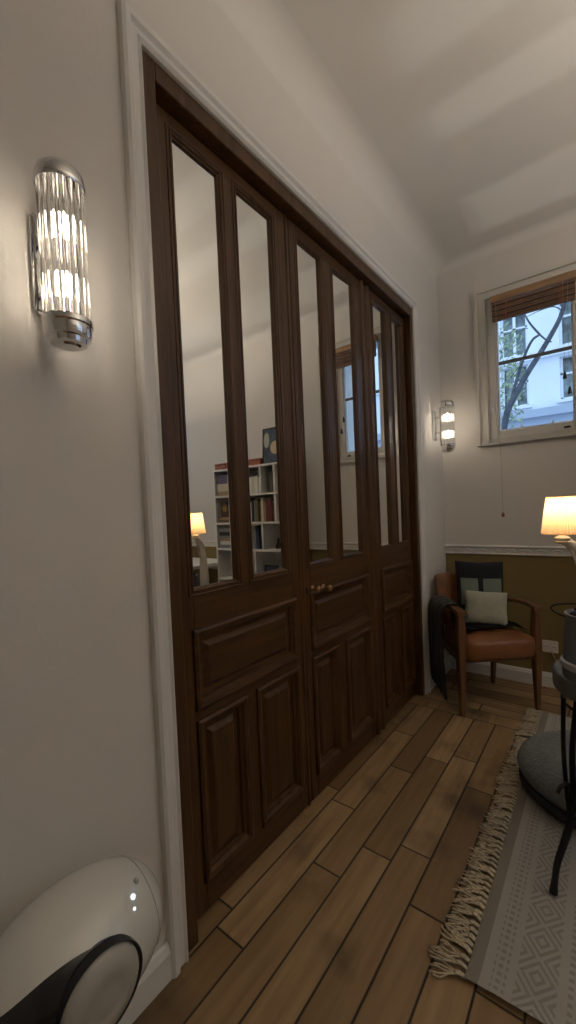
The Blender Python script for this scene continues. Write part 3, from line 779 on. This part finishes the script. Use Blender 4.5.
# ------------------------------------------------------------------ rug with fringe
RX0, RX1, RY0, RY1 = .650, 1.68, .38, 2.06
bm = bmesh.new(); NX, NY = 60, 60; g = []
for i in range(NX+1):
    row = []
    for j in range(NY+1):
        x = (RX1-RX0)*i/NX; y = (RY1-RY0)*j/NY
        ex = .004*math.sin(y*7)+.003*math.sin(y*17+1)
        edge = max(0, 1-y/.06)
        z = .009 + .0012*math.sin(x*9+y*5) + edge*edge*.010*(.6+.4*math.sin(x*6))
        row.append(bm.verts.new((x+(ex if i == 0 else 0), y+(.004*math.sin(x*9) if j == 0 else 0), z)))
    g.append(row)
for i in range(NX):
    for j in range(NY): bm.faces.new((g[i][j], g[i+1][j], g[i+1][j+1], g[i][j+1]))
bmesh.ops.solidify(bm, geom=list(bm.faces), thickness=.007)
zm = min(v.co.z for v in bm.verts)
for v in bm.verts: v.co.z = max(.0008, v.co.z)
rug = link('rug', bm, M['rug'], smooth=True); rug.location = (RX0, RY0, 0)
tag(rug, 'pale grey beige patterned rug with a cream fringe on the plank floor', 'rug')
vars_ = []
for k in range(6):
    bm = bmesh.new()
    for q in range(5):
        dy = (q-2)*.0034; a = random.uniform(-.35, .35); Ln = random.uniform(.072, .092)
        pts = [(0, dy*.4, .009), (-.016, dy*.6, .0155), (-.022, dy*.5, .012)]
        pts += [(-.022-(Ln-.022)*t, dy*(1+1.4*t)+a*.028*t+.003*math.sin(t*7+q), .010-.004*t+.004*abs(math.sin(t*5+q+k))) for t in (.33, .66, 1)]
        tube(bm, curve(pts, 2), .0021, 5)
    bmesh.ops.create_uvsphere(bm, u_segments=8, v_segments=6, radius=.0052, matrix=Matrix.Translation((-.021, 0, .0125)))
    me = bpy.data.meshes.new('tassel'); bm.to_mesh(me); bm.free(); me.materials.append(M['rugfr'])
    for p in me.polygons: p.use_smooth = True
    vars_.append(me)
NT = 76
for k in range(NT):
    o = bpy.data.objects.new('tassel', random.choice(vars_)); COL.objects.link(o); o.parent = rug
    o.location = (.003, .008+(RY1-RY0-.016)*k/(NT-1), 0); o.rotation_euler = (0, 0, random.uniform(-.34, .26)); o.scale = (random.uniform(.75, 1.14), random.uniform(.95, 1.35), random.uniform(.9, 1.3))

# ------------------------------------------------------------------ floor pouf
pf = empty('floor_pouf', (.942, 1.392, .010)); tag(pf, 'round flat grey felt floor pouf on the rug', 'pouf')
bm = bmesh.new()
prof = [(.02, .0), (.24, .0), (.290, .008), (.308, .028), (.306, .048), (.292, .058)]
lathe(bm, prof, n=64); auto(link('base', bm, M['poufd'], pf), 60)
bm = bmesh.new()
prof = [(.290, .057), (.306, .068), (.314, .086), (.304, .110), (.278, .130), (.23, .144), (.15, .150), (.06, .149), (.014, .143), (.003, .139)]
lathe(bm, prof, n=64); auto(link('top_cushion', bm, M['pouf'], pf), 60)
bm = bmesh.new(); tube(bm, [(.297*math.cos(a), .297*math.sin(a), .058) for a in [2*PI*i/64 for i in range(65)]], .006, 8); link('piping', bm, M['blackf'], pf, smooth=True)
bm = bmesh.new(); bmesh.ops.create_uvsphere(bm, u_segments=16, v_segments=8, radius=.014, matrix=Matrix.Translation((0, 0, .144)) @ Matrix.Diagonal((1, 1, .4, 1)))
link('button', bm, M['pouf'], pf, smooth=True)

# ------------------------------------------------------------------ wrought-iron side table
TX, TY = .985, .985
tb = empty('side_table', (TX, TY, .009)); tag(tb, 'grey topped side table with curved black iron legs, at the right edge', 'table')
bm = bmesh.new()
lathe(bm, [(.165, .600), (.173, .604), (.176, .612), (.176, .655), (.172, .664), (.165, .668), (.02, .668)], n=48)
auto(link('tabletop', bm, M['grey'], tb), 40)
for k in range(3):
    a = [math.radians(-129), math.radians(-9), math.radians(111)][k]
    ca, sa = math.cos(a), math.sin(a)
    pts = [(.268, .010), (.262, .045), (.250, .10), (.225, .155), (.196, .225), (.184, .32), (.182, .45), (.160, .60)]
    bm = bmesh.new(); c = curve([(r*ca, r*sa, z) for r, z in pts], 6); tube(bm, c, lerpr([.0125, .0095, .010, .011, .009, .009, .009], len(c)), 10)
    leg = auto(link('leg', bm, M['black'], tb), 50)
    # little scroll bolted to the leg
    bm = bmesh.new(); sc_ = [(.186, .33), (.208, .345), (.232, .338), (.242, .322)]
    c = curve([(r*ca, r*sa, z) for r, z in sc_], 5); tube(bm, c, .006, 8); auto(link('scroll', bm, M['black'], leg), 50)
    bm = bmesh.new(); c = curve([(.183*ca-.012*sa, .183*sa+.012*ca, .26), (.180*ca-.028*sa, .180*sa+.028*ca, .43), (.155*ca-.022*sa, .155*sa+.022*ca, .60)], 5); tube(bm, c, .007, 8); c = curve([(.18*ca+.03*sa, .18*sa-.03*ca, .60), (.18*ca+.034*sa, .18*sa-.034*ca, .42), (.185*ca+.016*sa, .185*sa-.016*ca, .24)], 5); tube(bm, c, .007, 8); auto(link('brace', bm, M['black'], tb), 50)
for z, r in ((.30, .120), (.56, .150)):
    bm = bmesh.new(); tube(bm, [(r*math.cos(t), r*math.sin(t), z) for t in [2*PI*i/40 for i in range(41)]], .005, 8); link('ring', bm, M['black'], tb, smooth=True)

# zinc planter with wire handle on the table, towards the room
pl = empty('zinc_bucket', (.926, .888, .678)); tag(pl, 'grey zinc bucket with pale band and black wire handle on the side table', 'bucket')
bm = bmesh.new(); lathe(bm, [(.076, 0), (.080, .004), (.083, .04), (.079, .055), (.070, .18), (.068, .200), (.072, .206), (.068, .208), (.063, .200), (.066, .06), (.06, .012), (.01, .010)], n=36); auto(link('body', bm, M['grey'], pl), 40)
bm = bmesh.new(); lathe(bm, [(.0835, .036), (.0865, .040), (.0850, .056), (.078, .060)], n=36, cap=False); auto(link('band', bm, M['zincl'], pl), 40)
bm = bmesh.new(); tube(bm, curve([(-.070, 0, .190), (-.098, -.01, .205), (-.104, -.015, .222), (-.07, -.02, .236), (0, -.02, .240), (.05, -.01, .232), (.070, 0, .195)], 6), .0028, 8); link('handle', bm, M['black'], pl, smooth=True)
bm = bmesh.new()
for k in range(9):
    a = k*2.4; r = .02+.035*(k % 3)/2; superbox(bm, (r*math.cos(a), r*math.sin(a), .198+.01*(k % 2)), (.020, .017, .016), .8, 8)
link('dark_pebbles', bm, M['black'], pl, smooth=True)

# ------------------------------------------------------------------ table lamp
LX, LY = .853, .915
lp = empty('table_lamp', (.908, 1.012, .677)); tag(lp, 'lit table lamp with cream pleated shade and white curving ceramic body', 'lamp')
bx_, by_ = LX-.908, LY-1.012
bm = bmesh.new(); lathe(bm, [(.050, 0), (.056, .004), (.056, .016), (.046, .024), (.02, .03)], n=32); auto(link('base', bm, M['ceramic'], lp), 40)
bm = bmesh.new()
c = curve([(0, 0, .024), (.0, .002, .09), (.004, .006, .17), (.004, .004, .25), (0, 0, .32), (-.004, -.010, .365), (-.016, -.040, .398), (-.034, -.072, .418), (bx_, by_, .440)], 6)
tube(bm, c, lerpr([.022, .027, .029, .025, .019, .017, .017, .0165, .014], len(c)), 20)
auto(link('body', bm, M['ceramic'], lp), 60)
bm = bmesh.new(); c = curve([(bx_+.006, by_+.006, .436), (bx_+.020, by_+.022, .405), (bx_+.035, by_+.04, .355), (-.010, -.030, .31), (-.006, -.016, .27)], 6); tube(bm, c, lerpr([.0055, .005, .0045, .006, .004], len(c)), 8); auto(link('arm', bm, M['ceramic'], lp), 60)
bm = bmesh.new(); lathe(bm, [(.010, .424), (.020, .426), (.023, .431), (.019, .435), (.023, .439), (.023, .444), (.018, .447), (.010, .452), (.010, .470)], (bx_, by_, 0), 24); auto(link('socket', bm, M['ceramic'], lp), 30)
# pleated shade
bm = bmesh.new(); NP = 44; rings = []
for rr, z in ((.0585, .458), (.0572, .466), (.0435, .568), (.0425, .577)):
    ring = []
    for i in range(NP*4):
        a = 2*PI*i/(NP*4); q = 1+.034*math.cos(a*NP)
        ring.append((bx_+rr*q*math.cos(a), by_+rr*q*math.sin(a), z))
    rings.append(ring)
loft(bm, rings, True, False)
o = link('lamp_shade', bm, M['shade'], lp, smooth=True)
bm = bmesh.new()
for rr, z in ((.0575, .458), (.0420, .577)): tube(bm, [(bx_+rr*math.cos(a), by_+rr*math.sin(a), z) for a in [2*PI*i/48 for i in range(49)]], .0016, 6)
link('shade_rim', bm, M['shade'], lp, smooth=True)
bm = bmesh.new(); lathe(bm, [(.005, .470), (.009, .474), (.014, .492), (.015, .508), (.010, .522), (.002, .527)], (bx_, by_, 0), 16)
o = auto(link('bulb', bm, emat('lamp_bulb_glow', (1, .74, .48), 4.0), lp), 60)
l = light('lamp_light', 'POINT', (LX, LY, .677+.545), LAMP, (1.0, .72, .45), shadow_soft_size=.02)

# ------------------------------------------------------------------ things seen in the door mirrors: bookshelf and its load
SY0, SY1, SX0, SX1 = 2.16, 2.462, 1.13, 2.02
bs = empty('bookshelf', ((SX0+SX1)/2, SY0, 0)); tag(bs, 'white open bookshelf reflected in the near door leaf mirrors', 'bookshelf')
def sadd(name, bm, mm=M['white']): o = link(name, bm, mm, bs); o.location = (-(SX0+SX1)/2, -SY0, 0); return o
T = .018
levels = [.10, .600, .895, 1.150, 1.415, 1.675]
for i, z in enumerate(levels): sadd('shelf_board', boxes(((SX0, SY0, z-T if i else z-T), (SX1, SY1, z))))
sadd('back_panel', boxes(((SX0, SY1-.010, levels[0]), (SX1, SY1, levels[-1]-T))))
sadd('plinth', boxes(((SX0+.01, SY0+.02, 0), (SX1-.01, SY1-.02, levels[0]-T))))
ups = [(0, (1.13, 1.53, 1.78, 2.002)), (1, (1.13, 1.50, 1.80, 2.002)), (2, (1.13, 1.40, 1.80, 2.002)), (3, (1.13, 1.235, 1.80, 2.002)), (4, (1.13, 1.235, 1.40, 1.80, 2.002))]
for li, xs_ in ups:
    for x in xs_: sadd('upright', boxes(((x, SY0+.002, levels[li]), (x+T, SY1-.010, levels[li+1]-T))))
bcols = {'dark red': (.16, .03, .025), 'cream': (.60, .54, .42), 'brown': (.14, .075, .04), 'dark blue': (.03, .045, .09), 'grey': (.22, .22, .22), 'black': (.02, .02, .022), 'purple': (.12, .10, .18), 'olive': (.13, .12, .06), 'white': (.7, .69, .66), 'tan': (.36, .25, .14)}
bm_ = {k: mat('book_cover_'+k.replace(' ', '_'), v, .6) for k, v in bcols.items()}
page = mat('book_pages', (.6, .56, .47), .9)
def book(x, y, z, w_, d, h, colr, flat=False, label='', group=''):
    """upright: thickness w_ along x, depth d, height h. flat: w_ long, h thick"""
    root = empty('book', (x, y, z))
    t = .0025
    if not flat:
        link('cover', boxes(((0, 0, 0), (t, d, h)), ((w_-t, 0, 0), (w_, d, h)), ((t, 0, 0), (w_-t, t, h))), bm_[colr], root)
        link('pages', boxes(((t, t, .003), (w_-t, d-.003, h-.003))), page, root)
    else:
        link('cover', boxes(((0, 0, 0), (w_, d, t)), ((0, 0, h-t), (w_, d, h)), ((0, 0, t), (w_, t, h-t))), bm_[colr], root)
        link('pages', boxes(((.003, t, t), (w_-.003, d-.003, h-t))), page, root)
    return tag(root, label, 'book', group)
def row(x0, x1, z, seq, place, hmin, hmax, group):
    x = x0; i = 0
    while x < x1-.045:
        w_ = random.uniform(.022, .042); col_ = seq[i % len(seq)]; h = random.uniform(hmin, hmax)
        nb = ('first', 'second', 'third', 'fourth', 'fifth', 'sixth', 'seventh', 'eighth', 'ninth', 'tenth', 'eleventh', 'twelfth', 'thirteenth', 'fourteenth', 'fifteenth', 'sixteenth', 'seventeenth', 'eighteenth')[i]
        book(x, SY0+.03+random.uniform(0, .02), z+.0005, w_, .18, h, col_, False, '%s upright book, %s from the %s' % (col_, nb, place), group); x += w_+.0015; i += 1
def stack(x0, w_, z, seq, place, group, y=SY0+.02, d=.2, th=(.022, .038)):
    zz = z+.0005
    for i, c in enumerate(seq):
        h = random.uniform(*th); dx = random.uniform(0, .015)
        nb = ('bottom', 'second', 'third', 'fourth', 'fifth', 'sixth', 'seventh', 'eighth')[i]
        book(x0+dx, y, zz, w_-.02, d, h, c, True, '%s flat book, %s in the pile %s' % (c, nb, place), group); zz += h+.0008
    return zz
row(1.27, 1.78, levels[3], ['brown', 'dark red', 'dark red', 'tan', 'cream', 'brown', 'olive', 'grey', 'dark blue', 'cream'], 'inner upright of the second shelf down', .17, .225, 'upright books on the second shelf down')
row(1.43, 1.60, levels[2], ['dark blue', 'black', 'dark blue', 'grey', 'purple'], 'inner upright of the third shelf down', .18, .22, 'upright books on the third shelf down')
row(1.43, 1.78, levels[4], ['cream', 'white', 'cream', 'white', 'tan', 'cream', 'white', 'cream', 'grey'], 'inner upright of the top shelf', .13, .17, 'upright books on the top shelf')
row(1.152, 1.232, levels[4], ['brown', 'olive', 'black', 'brown'], 'end panel of the top shelf', .17, .21, 'dark books at the end of the top shelf')
stack(1.83, .165, levels[2], ['grey', 'white', 'tan', 'grey', 'black', 'grey'], 'on the outer end of the third shelf down', 'flat books on the third shelf down')
stack(1.83, .165, levels[3]+.001, ['brown', 'tan'], 'on the outer end of the second shelf down', 'flat books on the second shelf down', th=(.02, .025))
stack(1.83, .165, levels[4], ['tan', 'cream', 'cream', 'purple', 'purple'], 'on the outer end of the top shelf', 'flat books on the top shelf', th=(.03, .045))
# reddish boxes along the top
x = 1.42
for k, nm in enumerate(('beside the framed picture', 'second from the framed picture', 'third from the framed picture', 'at the outer end of the shelf top')):
    w_ = .145
    r_ = empty('wooden_box', (x+w_/2, SY0+.13, levels[5]+.0005)); tag(r_, 'low reddish wooden box %s, on the bookshelf' % nm, 'box', 'reddish boxes on top of the bookshelf')
    link('body', bevel(boxes(((-w_/2, -.10, 0), (w_/2, .10, .045))), .003, 1), M['redwood'], r_)
    link('lid', bevel(boxes(((-w_/2-.002, -.102, .046), (w_/2+.002, .102, .062))), .003, 1), M['redwood'], r_)
    x += w_+.006
# picture on top
fr = empty('framed_picture', (1.275, SY0+.06, levels[5]+.001)); tag(fr, 'dark blue framed picture with a pale rounded shape, leaning on top of the bookshelf', 'picture')
def fadd(n_, bm, mm):
    o = link(n_, bm, mm, fr); o.rotation_euler = (math.radians(-4), 0, 0); return o
fadd('frame', boxes(((-.145, 0, 0), (-.132, .016, .33)), ((.132, 0, 0), (.145, .016, .33)), ((-.132, 0, 0), (.132, .016, .013)), ((-.132, 0, .317), (.132, .016, .33))), bm_['black'])
fadd('canvas', boxes(((-.132, .004, .013), (.132, .012, .317))), mat('picture_ground', (.055, .085, .12), .6, var=.5, vscale=14))
for nm, cx_, cz_, rx_, rz_, c in (('pale_shape', 0, .145, .052, .060, (.55, .45, .30)), ('pale_shape', .098, .22, .032, .07, (.45, .47, .40)), ('pale_shape', -.098, .22, .032, .07, (.45, .47, .40))):
    bm = bmesh.new(); loft(bm, [[(cx_+rx_*math.cos(2*PI*i/24), yy, cz_+rz_*math.sin(2*PI*i/24)) for i in range(24)] for yy in (.0035, .002)])
    fadd(nm, bm, mat('picture_pale', c, .6))
# mantel clock with a gold face
ck = empty('mantel_clock', (1.915, SY0+.07, levels[3]+.052)); tag(ck, 'dark arched ornament clock with round gold face on the bookshelf', 'clock')
bm = bmesh.new(); loft(bm, [[(.050*math.cos(t), yy, .085+.055*math.sin(t)) for t in [PI*i/16 for i in range(17)]] + [(-.055, yy, 0), (.055, yy, 0)] for yy in (-.03, .03)])
link('case', bm, bm_['brown'], ck)
bm = bmesh.new(); loft(bm, [[(.030*math.cos(2*PI*i/24), yy, .085+.030*math.sin(2*PI*i/24)) for i in range(24)] for yy in (-.0335, -.0305)]); link('face', bm, M['brass'], ck)
# small vase + ornament
vz = tag(empty('grey_vase', (1.345, SY0+.10, levels[4]+.0005)), 'tall grey brown vase on the top shelf of the bookshelf', 'vase')
bm = bmesh.new(); lathe(bm, [(.030, 0), (.038, .02), (.042, .08), (.038, .13), (.026, .165), (.022, .185), (.025, .19), (.018, .186)], n=24); auto(link('body', bm, mat('vase_glaze', (.15, .13, .10), .4, var=.3)), 60).parent = vz
bm = bmesh.new(); tube(bm, [(.024*math.cos(a), .024*math.sin(a), .19) for a in [2*PI*i/24 for i in range(25)]], .003, 6); link('rim', bm, bm_['brown'], vz, smooth=True)
fg = tag(empty('figurine', (1.30, SY0+.10, levels[2]+.0005)), 'small dark seated figurine on the third shelf down', 'figurine')
bm = bmesh.new(); lathe(bm, [(.025, 0), (.03, .01), (.022, .045), (.010, .07), (.014, .085), (.004, .10)], n=16); o = auto(link('body', bm, bm_['black']), 60); o.parent = fg
bm = bmesh.new(); lathe(bm, [(.03, 0), (.03, .008)], n=16); o = link('foot', bm, bm_['brown'], fg); o.location = (0, 0, 0)
wl = tag(empty('white_figurine', (1.19, SY0+.10, levels[2]+.0005)), 'small white vase beside the dark figurine', 'vase')
bm = bmesh.new(); lathe(bm, [(.024, 0), (.034, .02), (.036, .05), (.018, .085), (.014, .11), (.020, .125), (.015, .12)], n=20); o = auto(link('body', bm, M['ceramic']), 60); o.parent = wl
# low photo frame
pf2 = tag(empty('photo_frame', (1.40, SY0+.08, levels[1]+.002)), 'small dark photo frame on the lower shelf of the bookshelf', 'photo frame')
for nn, bmx, mm in (('frame', boxes(((-.08, 0, 0), (-.07, .012, .14)), ((.07, 0, 0), (.08, .012, .14)), ((-.07, 0, 0), (.07, .012, .012)), ((-.07, 0, .128), (.07, .012, .14))), bm_['black']), ('picture', boxes(((-.07, .003, .012), (.07, .009, .128))), mat('photo', (.07, .085, .13), .5, var=.8, vscale=25))):
    o = link(nn, bmx, mm, pf2); o.rotation_euler = (math.radians(-8), 0, 0)
db = tag(empty('storage_box', (1.36, SY0+.12, levels[1]+.165)), 'dark brown storage box under the third shelf board', 'box')
db.location.z = levels[0]+.0005
link('body', bevel(boxes(((-.12, -.10, 0), (.12, .10, .2))), .004, 1), bm_['brown'], db); link('lid', bevel(boxes(((-.124, -.104, .2005), (.124, .104, .225))), .003, 1), bm_['black'], db)

# white side table and navy bench in front of the shelf
wt = tag(empty('white_desk', (2.45, 2.12, 0)), 'plain white desk left of the bookshelf in the mirror', 'desk')
link('desktop', bevel(boxes(((-.40, -.30, .715), (.40, .32, .745))), .003, 1), M['white'], wt)
link('apron', boxes(((-.37, -.27, .64), (.37, -.252, .714)), ((-.37, .272, .64), (.37, .29, .714))), M['white'], wt)
for sx in (-.37, .33):
    for sy in (-.27, .25): link('leg', boxes(((sx, sy, 0), (sx+.04, sy+.04, .64))), M['white'], wt)
bn = tag(empty('navy_armchair', (2.02, 1.40, 0)), 'dark navy upholstered low chair in front of the white desk', 'chair')
bm = bmesh.new(); superbox(bm, (0, 0, .40), (.26, .24, .08), .35, 16); auto(link('seat', bm, M['darkcloth'], bn), 60)
bm = bmesh.new(); superbox(bm, (.0, -.23, .55), (.25, .035, .14), .4, 14); auto(link('backrest', bm, M['darkcloth'], bn), 60)
for sx in (-.2, .2):
    for sy in (-.17, .17):
        bm = bmesh.new(); tube(bm, [(sx, sy, 0.0), (sx*.9, sy*.9, .34)], [.011, .018], 10); link('leg', bm, M['black'], bn)

# ------------------------------------------------------------------ uplighter added out of view to brighten the ceiling and walls
ul = tag(empty('added_floor_lamp', (2.3, .6, 0)), 'tall brass uplighter floor lamp added out of view to brighten the ceiling', 'lamp')
bm = bmesh.new(); lathe(bm, [(.14, 0), (.14, .015), (.03, .025), (.012, .04), (.012, .05)], n=32); auto(link('base', bm, M['brass'], ul), 40)
bm = bmesh.new(); tube(bm, [(0, 0, .03), (0, 0, 1.78)], .011, 12); auto(link('pole', bm, M['brass'], ul), 60)
bm = bmesh.new(); lathe(bm, [(.02, 1.77), (.08, 1.79), (.14, 1.84), (.17, 1.90), (.166, 1.90), (.136, 1.846), (.078, 1.797), (.018, 1.785)], n=36); auto(link('lamp_shade', bm, M['brass'], ul), 60)
bm = bmesh.new(); lathe(bm, [(.004, 1.79), (.022, 1.796), (.030, 1.805), (.020, 1.812), (.004, 1.815)], n=20); link('bulb', bm, emat('fill_uplighter_bulb', (1, .88, .72), 8.0), ul, smooth=True)
light('uplighter_fill', 'POINT', (2.3, .6, 1.822), UPLIGHT_FILL, (1.0, .88, .73), shadow_soft_size=.05)
